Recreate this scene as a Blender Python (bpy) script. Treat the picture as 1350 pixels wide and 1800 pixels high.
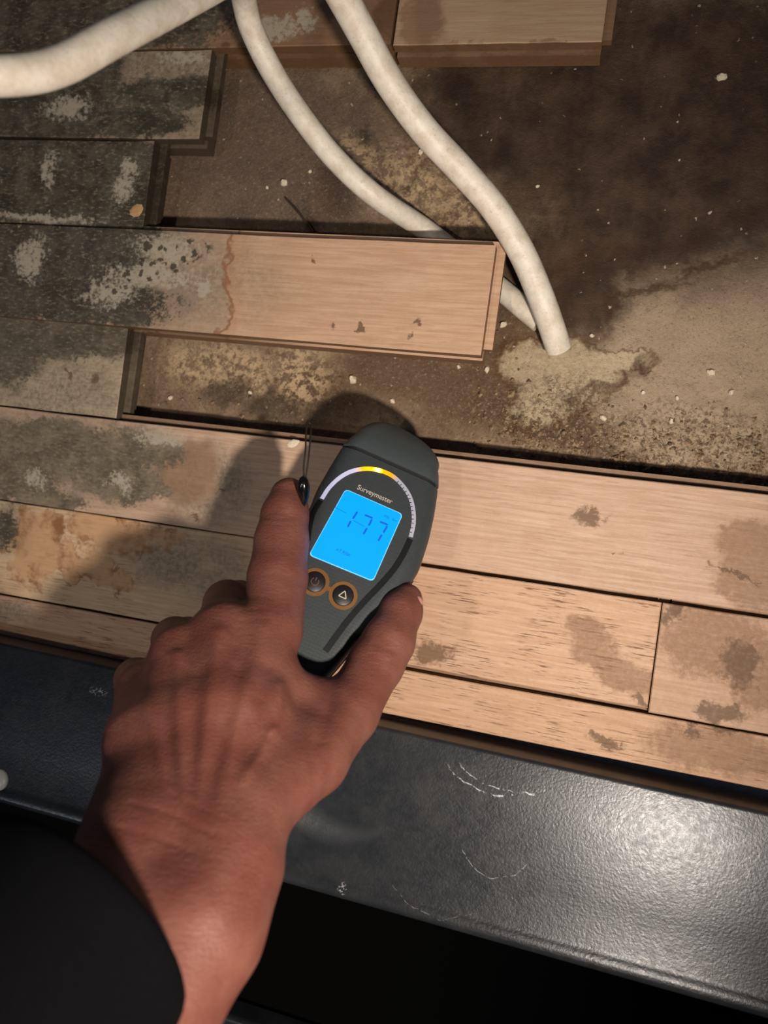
import bpy, bmesh, math, random
import numpy as np
from mathutils import Matrix, Vector

random.seed(7); np.random.seed(7)
for o in list(bpy.data.objects): bpy.data.objects.remove(o, do_unlink=True)
scene = bpy.context.scene
COL = scene.collection

# ------------------------------------------------------------------ camera
W, H, F, CX, CY = 1350., 1800., 1350., 675., 900.
ROT = np.array([[0.962, -0.1296, 0.2402], [0.1371, 0.9905, -0.0147], [-0.236, 0.047, 0.9706]])
q_, r_ = np.linalg.qr(ROT); ROT = q_ * np.sign(np.diag(r_))        # world = ROT @ camera
CAM = ROT @ np.array([0, 0, .43])
cd = bpy.data.cameras.new('camera'); cam = bpy.data.objects.new('camera', cd); COL.objects.link(cam)
m4 = np.eye(4); m4[:3, :3] = ROT; m4[:3, 3] = CAM
cam.matrix_world = Matrix(m4.tolist())
cd.sensor_fit = 'VERTICAL'; cd.sensor_height = 36.; cd.lens = F / H * 36.
cd.clip_start = .01; cd.clip_end = 20
cd.dof.use_dof = True; cd.dof.focus_distance = .40; cd.dof.aperture_fstop = 8.5
scene.camera = cam

def at(x, y, z):                       # photo point -> world point at height z (m)
    d = ROT @ np.array([(x-CX)/F, -(y-CY)/F, -1.]); t = (z-CAM[2])/d[2]
    return CAM + t*d
def atd(x, y, dep):                    # photo point -> world point at distance dep (m)
    return CAM + ROT @ (np.array([(x-CX)/F, -(y-CY)/F, -1.])*dep)
def camd(x, y, dep):                   # the same in camera axes, in mm
    return np.array([(x-CX)/F, -(y-CY)/F, -1.])*dep*1000

# ------------------------------------------------------------------ light
world = bpy.data.worlds.new('world'); scene.world = world; world.use_nodes = True
bg = world.node_tree.nodes['Background']; bg.inputs[0].default_value = (.62, .72, 1, 1); bg.inputs[1].default_value = .05
def spot(name, loc, target, power, color, ang, blend, rad):
    l = bpy.data.lights.new(name, 'SPOT'); l.energy = power; l.color = color
    l.spot_size = math.radians(ang); l.spot_blend = blend; l.shadow_soft_size = rad
    o = bpy.data.objects.new(name, l); COL.objects.link(o); o.location = loc
    o.rotation_euler = (Vector(target)-Vector(loc)).to_track_quat('-Z', 'Y').to_euler()
    return o
LR = np.array([.235, -.140, .45])
LL = np.array([-.185, -.255, .95])
spot('torch', LR, at(540, 800, 0), 13.0, (1., .885, .78), 90, 1., .014)
spot('work_lamp', LL, at(500, 800, 0), 5.5, (1., .87, .75), 50, 1., .022)
spot('room_lamp', (-.86, -.62, 1.25), at(200, 1250, 0), 7., (.80, .88, 1.), 50, 1., .05)
scene.view_settings.view_transform = 'Standard'; scene.view_settings.look = 'None'
scene.view_settings.exposure = 0.0; scene.view_settings.gamma = 1.0
scene.view_settings.use_curve_mapping = False

# ------------------------------------------------------------------ node helper
def S(*c): # sRGB 0-255 -> linear
    return tuple([((v/255)/12.92 if v/255 <= .04045 else ((v/255+.055)/1.055)**2.4) for v in c] + [1.])
class G:
    def __init__(s, name):
        s.m = bpy.data.materials.new(name); s.m.use_nodes = True; s.t = s.m.node_tree
        s.b = s.t.nodes['Principled BSDF']; s._pos = None
    def n(s, typ, ins=(), out=0, **props):
        nd = s.t.nodes.new(typ)
        for k, v in props.items(): setattr(nd, k, v)
        for k, v in (ins.items() if isinstance(ins, dict) else enumerate(ins)):
            if v is None: continue
            if isinstance(v, bpy.types.NodeSocket): s.t.links.new(v, nd.inputs[k])
            else: nd.inputs[k].default_value = v
        return nd.outputs[out]
    def pos(s):                        # world position in mm
        if s._pos is None:
            g = s.n('ShaderNodeNewGeometry')
            s._pos = s.n('ShaderNodeVectorMath', [g, (1000, 1000, 1000)], operation='MULTIPLY')
        return s._pos
    def ma(s, op, a, b=None, c=None, clamp=False):
        return s.n('ShaderNodeMath', [a, b, c], operation=op, use_clamp=clamp)
    def noise(s, co, scale, detail=4, rough=.6, dist=0., out=0):
        return s.n('ShaderNodeTexNoise', {'Vector': co, 'Scale': scale, 'Detail': detail, 'Roughness': rough, 'Distortion': dist}, out=out)
    def vmul(s, co, v): return s.n('ShaderNodeVectorMath', [co, v], operation='MULTIPLY')
    def vadd(s, co, v): return s.n('ShaderNodeVectorMath', [co, v], operation='ADD')
    def warp(s, co, scale, amp, detail=4):
        c = s.noise(co, scale, detail, .6, out=1)
        c = s.n('ShaderNodeVectorMath', [c, (.5, .5, .5)], operation='SUBTRACT')
        return s.n('ShaderNodeVectorMath', [c, (amp, amp, 0), co], operation='MULTIPLY_ADD')
    def sstep(s, v, a, b, lo=0., hi=1.):
        return s.n('ShaderNodeMapRange', [v, a, b, lo, hi], interpolation_type='SMOOTHSTEP')
    def dist(s, co, cx, cy, rx, ry, rot=0.):
        c = s.n('ShaderNodeMapping', {'Vector': co, 'Location': (cx, cy, 0), 'Rotation': (0, 0, math.radians(rot)), 'Scale': (rx, ry, 1e6)}, vector_type='TEXTURE')
        return s.n('ShaderNodeVectorMath', [c], out=1, operation='LENGTH')
    def mix(s, f, a, b, typ='MIX'):
        return s.n('ShaderNodeMix', {0: f, 6: a, 7: b}, out=2, data_type='RGBA', blend_type=typ)
    def blobs(s, co, lst, z, soft=.35):
        """max of soft ellipses given in photo points (x, y, rx, ry[, rot, weight])"""
        res = None
        for e in lst:
            x, y, rx, ry = e[:4]; rot = e[4] if len(e) > 4 else 0; wgt = e[5] if len(e) > 5 else 1.
            p = at(x, y, z)*1000; k = (CAM[2]-z)/F*1000*1.03
            d = s.dist(co, p[0], p[1], rx*k, ry*k, rot)
            v = s.sstep(d, 1+soft, 1-soft, 0., wgt)
            res = v if res is None else s.ma('MAXIMUM', res, v)
        return res
    def bump(s, h, strength, distance):
        s.t.links.new(s.n('ShaderNodeBump', {'Height': h, 'Strength': strength, 'Distance': distance}), s.b.inputs['Normal'])
    def set(s, **k):
        for a, v in k.items():
            a = a.replace('_', ' ')
            if isinstance(v, bpy.types.NodeSocket): s.t.links.new(v, s.b.inputs[a])
            else: s.b.inputs[a].default_value = v
        return s.m
def plain(name, col, rough=.5, metal=0., emit=None, estr=0., **k):
    g = G(name); co = g.n('ShaderNodeTexCoord', out=3)
    nz = g.noise(co, 900, 3)
    c2 = tuple(v*.8 for v in col[:3])+(1,)
    g.set(Base_Color=g.mix(nz, col, c2), Roughness=rough, Metallic=metal)
    if emit: g.set(Emission_Color=emit, Emission_Strength=estr)
    return g.m

# ------------------------------------------------------------------ mesh helpers
def link(name, me, mat=None, parent=None, smooth=False):
    o = bpy.data.objects.new(name, me); COL.objects.link(o)
    if mat: me.materials.append(mat)
    if parent is not None: o.parent = parent
    if smooth:
        for p in me.polygons: p.use_smooth = True
    return o
def tag(o, label=None, cat=None, group=None, kind=None):
    for k, v in (('label', label), ('category', cat), ('group', group), ('kind', kind)):
        if v: o[k] = v
    return o
def empty(name, loc=(0, 0, 0)):
    o = bpy.data.objects.new(name, None); COL.objects.link(o); o.location = loc; o.empty_display_size = .01
    return o
def mesh(name, v, f):
    me = bpy.data.meshes.new(name); me.from_pydata([tuple(map(float, p)) for p in v], [], [tuple(map(int, q)) for q in f]); me.update()
    bm = bmesh.new(); bm.from_mesh(me); bmesh.ops.recalc_face_normals(bm, faces=bm.faces); bm.to_mesh(me); bm.free()
    return me
def boxv(x0, x1, y0, y1, z0, z1):
    v = [(x, y, z) for z in (z0, z1) for y in (y0, y1) for x in (x0, x1)]
    f = [(0, 2, 3, 1), (4, 5, 7, 6), (0, 1, 5, 4), (2, 6, 7, 3), (0, 4, 6, 2), (1, 3, 7, 5)]
    return v, f
def loft(rings, closed=True, caps=True):
    n = len(rings[0]); v = [p for r in rings for p in r]; f = []
    for i in range(len(rings)-1):
        for j in range(n if closed else n-1):
            k = (j+1) % n; f.append((i*n+j, i*n+k, (i+1)*n+k, (i+1)*n+j))
    if caps and closed:
        f.append(tuple(range(n))[::-1]); f.append(tuple(range((len(rings)-1)*n, len(rings)*n)))
    return v, f
def catmull(P, n=12):
    P = [np.array(p, float) for p in P]; P = [2*P[0]-P[1]] + P + [2*P[-1]-P[-2]]; out = []
    for i in range(1, len(P)-2):
        for k in range(n):
            t = k/n
            out.append(.5*((2*P[i])+(-P[i-1]+P[i+1])*t+(2*P[i-1]-5*P[i]+4*P[i+1]-P[i+2])*t*t+(-P[i-1]+3*P[i]-3*P[i+1]+P[i+2])*t**3))
    out.append(P[-2]); return out
def tube(path, rad, n=20, flat=1.0):
    path = [np.array(p, float) for p in path]; rings = []; up = np.array([0, 0, 1.]); prev = None
    for i, p in enumerate(path):
        t = path[min(i+1, len(path)-1)]-path[max(i-1, 0)]; t /= np.linalg.norm(t)
        a = (up if prev is None else prev); a = a-t*(a@t)
        if np.linalg.norm(a) < 1e-6: a = np.array([1., 0, 0])-t*t[0]
        a /= np.linalg.norm(a); b = np.cross(t, a); prev = a
        r = rad(i/(len(path)-1)) if callable(rad) else rad
        rings.append([p+r*(math.cos(q)*a*flat+math.sin(q)*b) for q in np.linspace(0, 2*math.pi, n, endpoint=False)])
    return loft(rings)
def hashnoise(x, y, seed=0):
    xi = np.floor(x).astype(int); yi = np.floor(y).astype(int); fx = x-xi; fy = y-yi
    fx = fx*fx*(3-2*fx); fy = fy*fy*(3-2*fy)
    def h(a, b):
        n = (a*374761393+b*668265263+seed*1442695041) & 0x7fffffff
        n = ((n ^ (n >> 13))*1274126177) & 0x7fffffff
        return ((n ^ (n >> 16)) & 0xffff)/65535.
    return (h(xi, yi)*(1-fx)+h(xi+1, yi)*fx)*(1-fy)+(h(xi, yi+1)*(1-fx)+h(xi+1, yi+1)*fx)*fy
def fbm(x, y, oct=4, seed=0):
    r = 0*x; a = .5
    for i in range(oct): r = r+a*hashnoise(x*2**i, y*2**i, seed+i); a *= .5
    return r
ZS = -.027                               # level of the old subfloor under the strip boards

# ================================================================== SUBFLOOR
def subfloor_material():
    g = G('subfloor_dirty_screed'); P = g.pos()
    w1 = g.warp(P, .04, 46, 6); w2 = g.warp(P, .14, 18, 6); w3 = g.warp(P, .5, 4, 3)
    n1 = g.noise(P, .045, 7, .65); n2 = g.noise(P, .3, 6, .7); n3 = g.noise(P, 1.1, 4, .7)
    base = g.mix(g.sstep(n1, .3, .7), S(126, 104, 82), S(160, 136, 108))
    base = g.mix(g.sstep(n2, .45, .75, 0, .55), base, S(84, 62, 44))
    # greyish brown old screed in the left bay
    bay = g.blobs(w1, [(470, 260, 230, 160), (560, 330, 140, 90)], ZS, .3)
    base = g.mix(g.ma('MULTIPLY', bay, .8), base, g.mix(n2, S(112, 94, 80), S(92, 74, 62)))
    # lighter beige field to the lower right
    lr = g.blobs(w1, [(1230, 640, 210, 170, -15), (1330, 520, 120, 120), (1150, 740, 200, 70, -8)], ZS, .3)
    base = g.mix(g.ma('MULTIPLY', lr, .85), base, g.mix(n1, S(164, 142, 118), S(190, 168, 140)))
    # brown soaked wood colour, upper right, made darker to include the shade there
    ur = g.blobs(w1, [(1180, 230, 330, 260, 0), (900, 180, 200, 130), (1120, 420, 260, 60, 14), (1020, 480, 90, 120)], ZS, .35)
    base = g.mix(g.ma('MULTIPLY', ur, .93), base, g.mix(g.sstep(n1, .35, .65), S(40, 26, 17), S(72, 51, 35)))
    streak = g.noise(g.n('ShaderNodeMapping', {'Vector': P, 'Rotation': (0, 0, math.radians(-55)), 'Scale': (.03, .009, .03)}), 1.0, 5, .6)
    base = g.mix(g.ma('MULTIPLY', g.sstep(streak, .54, .75, 0, .8), ur), base, S(100, 77, 58))
    # tide lines: dark rims of soaked fields
    rim = g.blobs(w2, [(1230, 640, 250, 190, -15), (1360, 520, 150, 140)], ZS, .5)
    rim = g.ma('MULTIPLY', g.sstep(rim, .30, .48), g.sstep(rim, .68, .5))
    base = g.mix(g.ma('MULTIPLY', rim, .6), base, S(60, 38, 20))
    # dark damp field round the loose board and cable ends, meter's shadow painted in
    stain_shade = g.blobs(w2, [(880, 560, 70, 120, 20), (840, 690, 110, 70), (560, 690, 90, 60), (960, 740, 130, 40, -8), (700, 650, 120, 60)], ZS, .5)
    base = g.mix(g.ma('MULTIPLY', stain_shade, .75), base, g.mix(n2, S(66, 46, 30), S(104, 78, 52)))
    # pale salt bloom: star shaped patch and mottled patches
    star = g.blobs(w2, [(1010, 640, 75, 38, -15), (1075, 635, 60, 18, 8), (970, 700, 70, 40, 30), (930, 640, 50, 40), (1000, 680, 40, 40)], ZS, .5)
    srim = g.ma('MULTIPLY', g.sstep(star, .08, .3), g.sstep(star, .6, .35))
    base = g.mix(g.ma('MULTIPLY', srim, .65), base, S(92, 62, 34))
    base = g.mix(g.sstep(star, .3, .85, 0, .72), base, g.mix(g.sstep(n2, .35, .65), S(208, 190, 158), S(188, 166, 132)))
    ln = g.blobs(w2, [(1140, 505, 70, 7, 12), (1240, 468, 60, 6, 25), (1072, 545, 8, 30), (1060, 676, 60, 8, 20), (1128, 642, 12, 14), (1010, 705, 14, 14), (990, 470, 60, 10, 40)], ZS, .7)
    base = g.mix(g.ma('MULTIPLY', ln, .75), base, S(70, 46, 26))
    mot = g.blobs(w2, [(400, 650, 130, 50, -4), (520, 660, 60, 60), (350, 640, 80, 40)], ZS, .5)
    mot2 = g.blobs(w2, [(720, 330, 90, 60, -30), (800, 375, 60, 40, -30), (640, 270, 60, 20, -35)], ZS, .6)
    mm = g.ma('MULTIPLY', g.ma('MAXIMUM', mot, g.ma('MULTIPLY', mot2, .85)), g.sstep(g.noise(P, .22, 6, .7), .44, .56))
    base = g.mix(mm, base, g.mix(n2, S(214, 188, 150), S(176, 146, 108)))
    drk = g.blobs(w2, [(400, 690, 60, 26), (480, 715, 70, 26, -6), (590, 320, 30, 60, 20), (545, 390, 12, 40, 25), (640, 240, 14, 14)], ZS, .6)
    base = g.mix(g.ma('MULTIPLY', drk, .7), base, S(56, 44, 32))
    rust = g.blobs(w2, [(570, 360, 28, 60, 10), (700, 400, 60, 30), (780, 395, 60, 25)], ZS, .6)
    base = g.mix(g.ma('MULTIPLY', rust, .32), base, S(98, 68, 48))
    # crumbly zone along the front boards
    cr = g.blobs(w1, [(960, 740, 130, 50, -8), (1120, 790, 170, 45, -8), (1290, 810, 150, 60, -8), (1000, 700, 60, 40), (1230, 740, 60, 30)], ZS, .6)
    n4 = g.noise(g.warp(P, .3, 8, 3), .42, 5, .75)
    base = g.mix(g.ma('MULTIPLY', cr, g.sstep(n4, .46, .60, 0, .8)), base, S(72, 54, 36))
    base = g.mix(g.ma('MULTIPLY', cr, g.sstep(n4, .46, .34, 0, .7)), base, S(196, 172, 138))
    # crumbs and grit
    v = g.n('ShaderNodeTexVoronoi', {'Vector': w3, 'Scale': .3}); vc = g.n('ShaderNodeTexVoronoi', {'Vector': w3, 'Scale': .3}, out=1)
    rnd = g.n('ShaderNodeSeparateColor', [vc])
    chip = g.ma('MULTIPLY', g.sstep(v, .26, .12), g.sstep(rnd, .93, .95))
    base = g.mix(g.ma('MULTIPLY', chip, .8), base, S(216, 198, 170))
    n5 = g.noise(P, .55, 6, .8)
    base = g.mix(g.sstep(n5, .53, .68, 0, .55), base, S(58, 42, 30))
    base = g.mix(g.ma('MULTIPLY', g.sstep(n5, .46, .34, 0, .32), g.ma('SUBTRACT', 1., ur)), base, S(206, 184, 152))
    base = g.mix(g.sstep(n3, .58, .75, 0, .6), base, S(70, 54, 40))
    g.set(Base_Color=base, Roughness=g.sstep(n2, .3, .7, .5, .85), Specular_IOR_Level=.35)
    h = g.ma('ADD', g.ma('MULTIPLY', n2, 1.2), g.ma('ADD', g.ma('MULTIPLY', n3, .8), chip))
    g.bump(h, .7, .0012)
    return g.m
nx, ny = 300, 240
xs = np.linspace(-.40, .34, nx); ys = np.linspace(-.10, .40, ny)
X, Y = np.meshgrid(xs, ys)
rub = np.zeros_like(X)
for (px, py, r) in ((1000, 770, 70), (1100, 790, 80), (1220, 800, 90), (950, 740, 50), (1320, 780, 80), (450, 700, 60), (860, 600, 40), (720, 330, 50)):
    c = at(px, py, ZS); k = r*.33e-3; rub = np.maximum(rub, np.exp(-((X-c[0])**2+(Y-c[1])**2)/(k*k*1.2)))
Zf = ZS-.0016+.0022*(fbm(X*30, Y*30, 4, 3)-.5)*2+rub*.008*(fbm(X*150, Y*150, 4, 9)-.3)+.0006*(fbm(X*300, Y*300, 2, 5)-.5)
fv = np.stack([X, Y, Zf], -1).reshape(-1, 3)
ff = [(j*nx+i, j*nx+i+1, (j+1)*nx+i+1, (j+1)*nx+i) for j in range(ny-1) for i in range(nx-1)]
floor = tag(link('floor', mesh('floor', fv, ff), subfloor_material(), smooth=True), 'stained damp subfloor exposed where strip boards were lifted', None, None, 'structure')

# ================================================================== STRIP BOARDS
def board_material(name, clean=(S(202, 172, 148), S(180, 148, 122)), mould=(), grey=(), brown=(), rimmed=(), pale=(), spots=(), dark=(),
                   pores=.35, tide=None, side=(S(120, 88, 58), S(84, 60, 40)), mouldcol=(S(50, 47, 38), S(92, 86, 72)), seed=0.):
    g = G('board_'+name); P = g.pos()
    Q = g.vadd(P, (seed*131., seed*57., 0)); w1 = g.warp(P, .06, 22, 5); w2 = g.warp(P, .2, 9, 5)
    st = g.vmul(Q, (.025, .55, .3)); gr = g.noise(st, 1., 5, .6, .6)
    st2 = g.vmul(Q, (.07, 1.15, 1.)); gr2 = g.noise(st2, 1., 3, .6)
    n1 = g.noise(Q, .06, 6, .65); n2 = g.noise(Q, .35, 6, .72); n3 = g.noise(Q, 1.2, 4, .7)
    c = g.mix(g.sstep(gr, .3, .7), clean[0], clean[1])
    c = g.mix(g.sstep(n1, .35, .75, 0, .35), c, S(176, 140, 112))
    pore = g.ma('MULTIPLY', g.sstep(gr2, .55, .64), g.sstep(g.noise(Q, .045, 3), .36, .58))
    c = g.mix(g.ma('MULTIPLY', pore, pores), c, S(96, 64, 42))
    if grey:
        m = g.ma('MULTIPLY', g.blobs(w1, grey, 0., .45), g.sstep(n1, .28, .62, .45, 1.))
        c = g.mix(g.ma('MULTIPLY', m, .85), c, g.mix(g.sstep(n2, .38, .62), S(112, 100, 84), S(158, 144, 122)))
    if brown:
        m = g.blobs(w1, brown, 0., .45)
        c = g.mix(g.ma('MULTIPLY', g.sstep(g.ma('ADD', m, g.ma('MULTIPLY', g.ma('SUBTRACT', n2, .5), .9)), .25, .95), .65), c, g.mix(n2, S(146, 110, 80), S(112, 80, 56)))
    if rimmed:
        m = g.blobs(g.warp(w1, .12, 26, 5), rimmed, 0., .8); rim = g.ma('MULTIPLY', g.sstep(m, .25, .5), g.sstep(m, .98, .6))
        c = g.mix(g.sstep(m, .3, .6, 0, .6), c, S(186, 140, 96))
        c = g.mix(g.ma('MULTIPLY', g.ma('MULTIPLY', rim, .85), g.sstep(n1, .40, .62)), c, S(128, 80, 46))
    if tide:
        x, y, rx, ry = tide; p = at(x, y, 0)*1000; k = .322
        d = g.dist(g.warp(P, .05, 30, 3), p[0], p[1], rx*k, ry*k)
        c = g.mix(g.sstep(d, 1.03, .97, 0, .42), c, g.mix(n2, S(128, 114, 96), S(168, 150, 128)))
        line = g.ma('MULTIPLY', g.sstep(d, .982, 1.0), g.sstep(d, 1.02, 1.003))
        c = g.mix(g.ma('MULTIPLY', line, .75), c, S(108, 68, 38))
        halo = g.ma('MULTIPLY', g.sstep(d, .99, 1.0), g.sstep(d, 1.13, 1.0))
        c = g.mix(g.ma('MULTIPLY', halo, .3), c, S(186, 132, 92))
    if mould:
        m = g.blobs(w1, mould, 0., .5)
        pat = g.sstep(g.ma('ADD', m, g.ma('ADD', g.ma('MULTIPLY', g.ma('SUBTRACT', n2, .5), 2.3), g.ma('MULTIPLY', g.ma('SUBTRACT', n1, .5), 1.2))), .12, .60)
        pat = g.ma('MULTIPLY', pat, g.sstep(m, .02, .22))
        fine = g.noise(g.vmul(Q, (.5, 1.1, 1.)), .5, 7, .78)
        mc = g.mix(g.sstep(n1, .35, .65), mouldcol[0], mouldcol[1])
        mc = g.mix(g.sstep(fine, .52, .66, 0, .75), mc, S(150, 138, 116))
        mc = g.mix(g.sstep(fine, .48, .34, 0, .6), mc, S(30, 28, 22))
        c = g.mix(g.ma('MULTIPLY', pat, .93), c, mc)
    if pale:
        m = g.blobs(w1, pale, 0., .85); pat = g.sstep(g.ma('ADD', m, g.ma('MULTIPLY', g.ma('SUBTRACT', n2, .5), 2.6)), .45, 1.0)
        c = g.mix(g.ma('MULTIPLY', pat, .85), c, g.mix(n3, S(190, 180, 160), S(160, 148, 128)))
    if spots:
        m = g.blobs(w1, spots, 0., .5)
        v = g.n('ShaderNodeTexVoronoi', {'Vector': w2, 'Scale': .19, 'Randomness': .95})
        dots = g.ma('MULTIPLY', g.sstep(v, .42, .30), g.sstep(m, .3, .6))
        c = g.mix(g.ma('MULTIPLY', dots, .9), c, S(66, 60, 50))
    if dark:
        m = g.blobs(g.warp(w2, .09, 18, 4), dark, 0., .8); m = g.sstep(g.ma('ADD', m, g.ma('MULTIPLY', g.ma('SUBTRACT', n2, .5), 1.3)), .3, .9)
        c = g.mix(g.ma('MULTIPLY', m, .8), c, g.mix(n2, S(78, 56, 38), S(112, 84, 58)))
    c = g.mix(g.sstep(n3, .62, .76, 0, .45), c, S(84, 64, 48))
    # sides and faces below the board top take the side colours
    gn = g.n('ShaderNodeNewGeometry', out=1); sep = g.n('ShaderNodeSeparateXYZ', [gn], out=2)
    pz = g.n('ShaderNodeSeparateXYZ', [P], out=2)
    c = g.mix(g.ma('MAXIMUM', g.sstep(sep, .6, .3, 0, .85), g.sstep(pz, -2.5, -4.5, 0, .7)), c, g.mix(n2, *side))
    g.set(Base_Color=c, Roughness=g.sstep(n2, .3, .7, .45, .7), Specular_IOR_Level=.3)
    h = g.ma('ADD', g.ma('MULTIPLY', gr2, -.5), g.ma('ADD', g.ma('MULTIPLY', n2, .8), g.ma('MULTIPLY', n3, .5)))
    g.bump(h, .45, .0005)
    return g.m

def board(name, x0, x1, y0, y1, mat, z=0., label=None, skew=0., tongue_end=True, thick=.021, y0b=None, lift=0.):
    """strip board: top layer, middle layer (tongue right and rear, groove front), bottom layer; x0..y1 in mm"""
    x0, x1, y0, y1 = [v*.001 for v in (x0, x1, y0, y1)]
    bm = bmesh.new()
    def layer(xa, xb, ya, yb, za, zb, bev, seg):
        k = len(bm.verts); vs = []
        for zz in (za, zb):
            for i in range(seg+1):
                t = i/seg; x = xa+(xb-xa)*t
                j = lambda: random.uniform(-.00022, .00022) if (bev and 0 < i < seg) else 0
                vs.append((bm.verts.new((x, ya+j(), zz)), bm.verts.new((x, yb+j(), zz))))
        n = seg+1; es = []
        for i in range(seg):
            a, b = vs[i], vs[i+1]; c, d = vs[n+i], vs[n+i+1]
            bm.faces.new((a[0], a[1], b[1], b[0])); bm.faces.new((c[0], d[0], d[1], c[1]))
            bm.faces.new((a[0], b[0], d[0], c[0])); bm.faces.new((a[1], c[1], d[1], b[1]))
        for i in (0, n-1):
            bm.faces.new((vs[i % n][0], vs[n+i % n][0], vs[n+i % n][1], vs[i % n][1]))
        bm.verts.ensure_lookup_table(); bm.edges.ensure_lookup_table()
        if bev:
            top = [e for e in bm.edges if e.verts[0].index >= -1 and all(abs(v.co.z-zb) < 1e-7 for v in e.verts) and len([f for f in e.link_faces if abs(f.normal.z) < .5]) == 1]
            bm.normal_update()
            top = [e for e in bm.edges if all(abs(v.co.z-zb) < 1e-7 for v in e.verts) and any(abs(f.normal.z) < .5 for f in e.link_faces)]
            bmesh.ops.bevel(bm, geom=top, offset=.0005, segments=1, affect='EDGES')
    layer(x0, x1, y0, y1, -.0068, 0, True, 14)
    layer(x0+.005, x1+(.0048 if tongue_end else 0), y0+.005, y1+.0046, -.0112, -.0068, False, 1)
    layer(x0, x1-.0004, y0-.0003 if y0b is None else y0b, y1-.0003, -thick, -.0112, False, 1)
    bmesh.ops.recalc_face_normals(bm, faces=bm.faces)
    if lift:                             # free end rides up on the cable
        for v in bm.verts:
            t = (v.co.x-x0)/(x1-x0); v.co.z += lift*t; v.co.y -= .0030*t; v.co.x += .0014*t
    me = bpy.data.meshes.new(name); bm.to_mesh(me); bm.free()
    o = link(name, me, mat, floor); o.location = (0, 0, z)
    if label: o['label'] = label
    return o
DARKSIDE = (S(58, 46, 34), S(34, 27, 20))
greenmould = (S(46, 44, 34), S(84, 80, 66))
# row A, top edge of the picture
board('floorboard', -420, -34, 267, 324, board_material('a1', mould=[(200, 20, 260, 90), (40, 60, 160, 70), (60, 0, 100, 90)], brown=[(560, 40, 200, 90)], pale=[(480, 50, 60, 30), (540, 30, 20, 30)],
      dark=[(690, 30, 40, 60), (400, 90, 60, 10)], clean=(S(150, 124, 98), S(128, 100, 76)), seed=1.), z=.0006)
board('floorboard', -32.8, 84, 267, 324, board_material('a2', clean=(S(176, 150, 122), S(160, 134, 106)), brown=[(740, 40, 40, 60), (900, 88, 240, 14)], pores=.1, seed=2.), z=.0, label='pale short board end')
# row B
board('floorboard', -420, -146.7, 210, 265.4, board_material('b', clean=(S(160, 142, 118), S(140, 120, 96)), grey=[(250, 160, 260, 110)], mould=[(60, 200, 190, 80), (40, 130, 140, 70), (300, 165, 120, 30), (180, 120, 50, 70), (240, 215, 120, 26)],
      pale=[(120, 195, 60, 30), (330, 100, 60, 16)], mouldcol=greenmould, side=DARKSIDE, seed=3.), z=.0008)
# row C
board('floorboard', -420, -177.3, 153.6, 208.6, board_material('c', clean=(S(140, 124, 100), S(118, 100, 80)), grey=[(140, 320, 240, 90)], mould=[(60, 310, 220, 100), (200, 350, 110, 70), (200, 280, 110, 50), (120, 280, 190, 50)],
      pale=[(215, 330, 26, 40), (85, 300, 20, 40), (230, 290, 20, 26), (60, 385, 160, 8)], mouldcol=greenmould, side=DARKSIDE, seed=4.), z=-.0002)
# row D, the long loose board
board('floorboard', -420, 42.2, 92.8, 152.6, board_material('d', clean=(S(208, 174, 144), S(188, 150, 120)), grey=[(180, 490, 330, 120)], mould=[(80, 460, 230, 90), (130, 530, 210, 50), (20, 500, 150, 90), (200, 420, 120, 40)],
      pale=[(300, 445, 80, 34), (270, 490, 110, 30), (360, 516, 20, 16), (60, 460, 40, 50), (200, 520, 60, 30)], spots=[(310, 445, 75, 34), (230, 490, 70, 50)],
      tide=(130, 495, 345, 420), dark=[(727, 600, 6, 8), (600, 580, 7, 9), (640, 585, 6, 6), (737, 570, 5, 12), (560, 470, 5, 8)], pores=.12, mouldcol=(S(44, 42, 36), S(76, 72, 62)), seed=5.), z=.0003, label='loose board with mould at one end and a brown tide line', lift=.010)
# row E
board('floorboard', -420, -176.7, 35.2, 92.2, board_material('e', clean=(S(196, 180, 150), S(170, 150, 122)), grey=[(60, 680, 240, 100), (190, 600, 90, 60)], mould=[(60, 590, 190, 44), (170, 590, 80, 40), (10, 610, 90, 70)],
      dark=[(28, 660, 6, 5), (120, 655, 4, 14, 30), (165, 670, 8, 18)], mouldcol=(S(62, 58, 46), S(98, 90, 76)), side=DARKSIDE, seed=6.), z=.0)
# row F, full width
board('floorboard', -420, 330, -24.6, 34.2, board_material('f', grey=[(120, 800, 280, 90), (360, 850, 100, 70)], mould=[(120, 790, 190, 50), (20, 840, 110, 50), (220, 850, 80, 36), (60, 870, 110, 24), (250, 790, 80, 34)],
      pale=[(60, 840, 30, 20), (215, 850, 36, 20), (280, 770, 60, 20)], brown=[(330, 830, 70, 60), (1330, 1000, 60, 80), (1310, 960, 50, 40)],
      dark=[(1035, 910, 30, 14, 10), (1050, 900, 10, 8), (1080, 978, 6, 4), (1290, 1006, 42, 3, -8), (390, 865, 3, 8, -30), (345, 905, 16, 5)],
      mouldcol=(S(84, 76, 62), S(122, 110, 92)), pores=.22, seed=7.), z=.0004, label='full-width board running under the meter')
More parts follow.
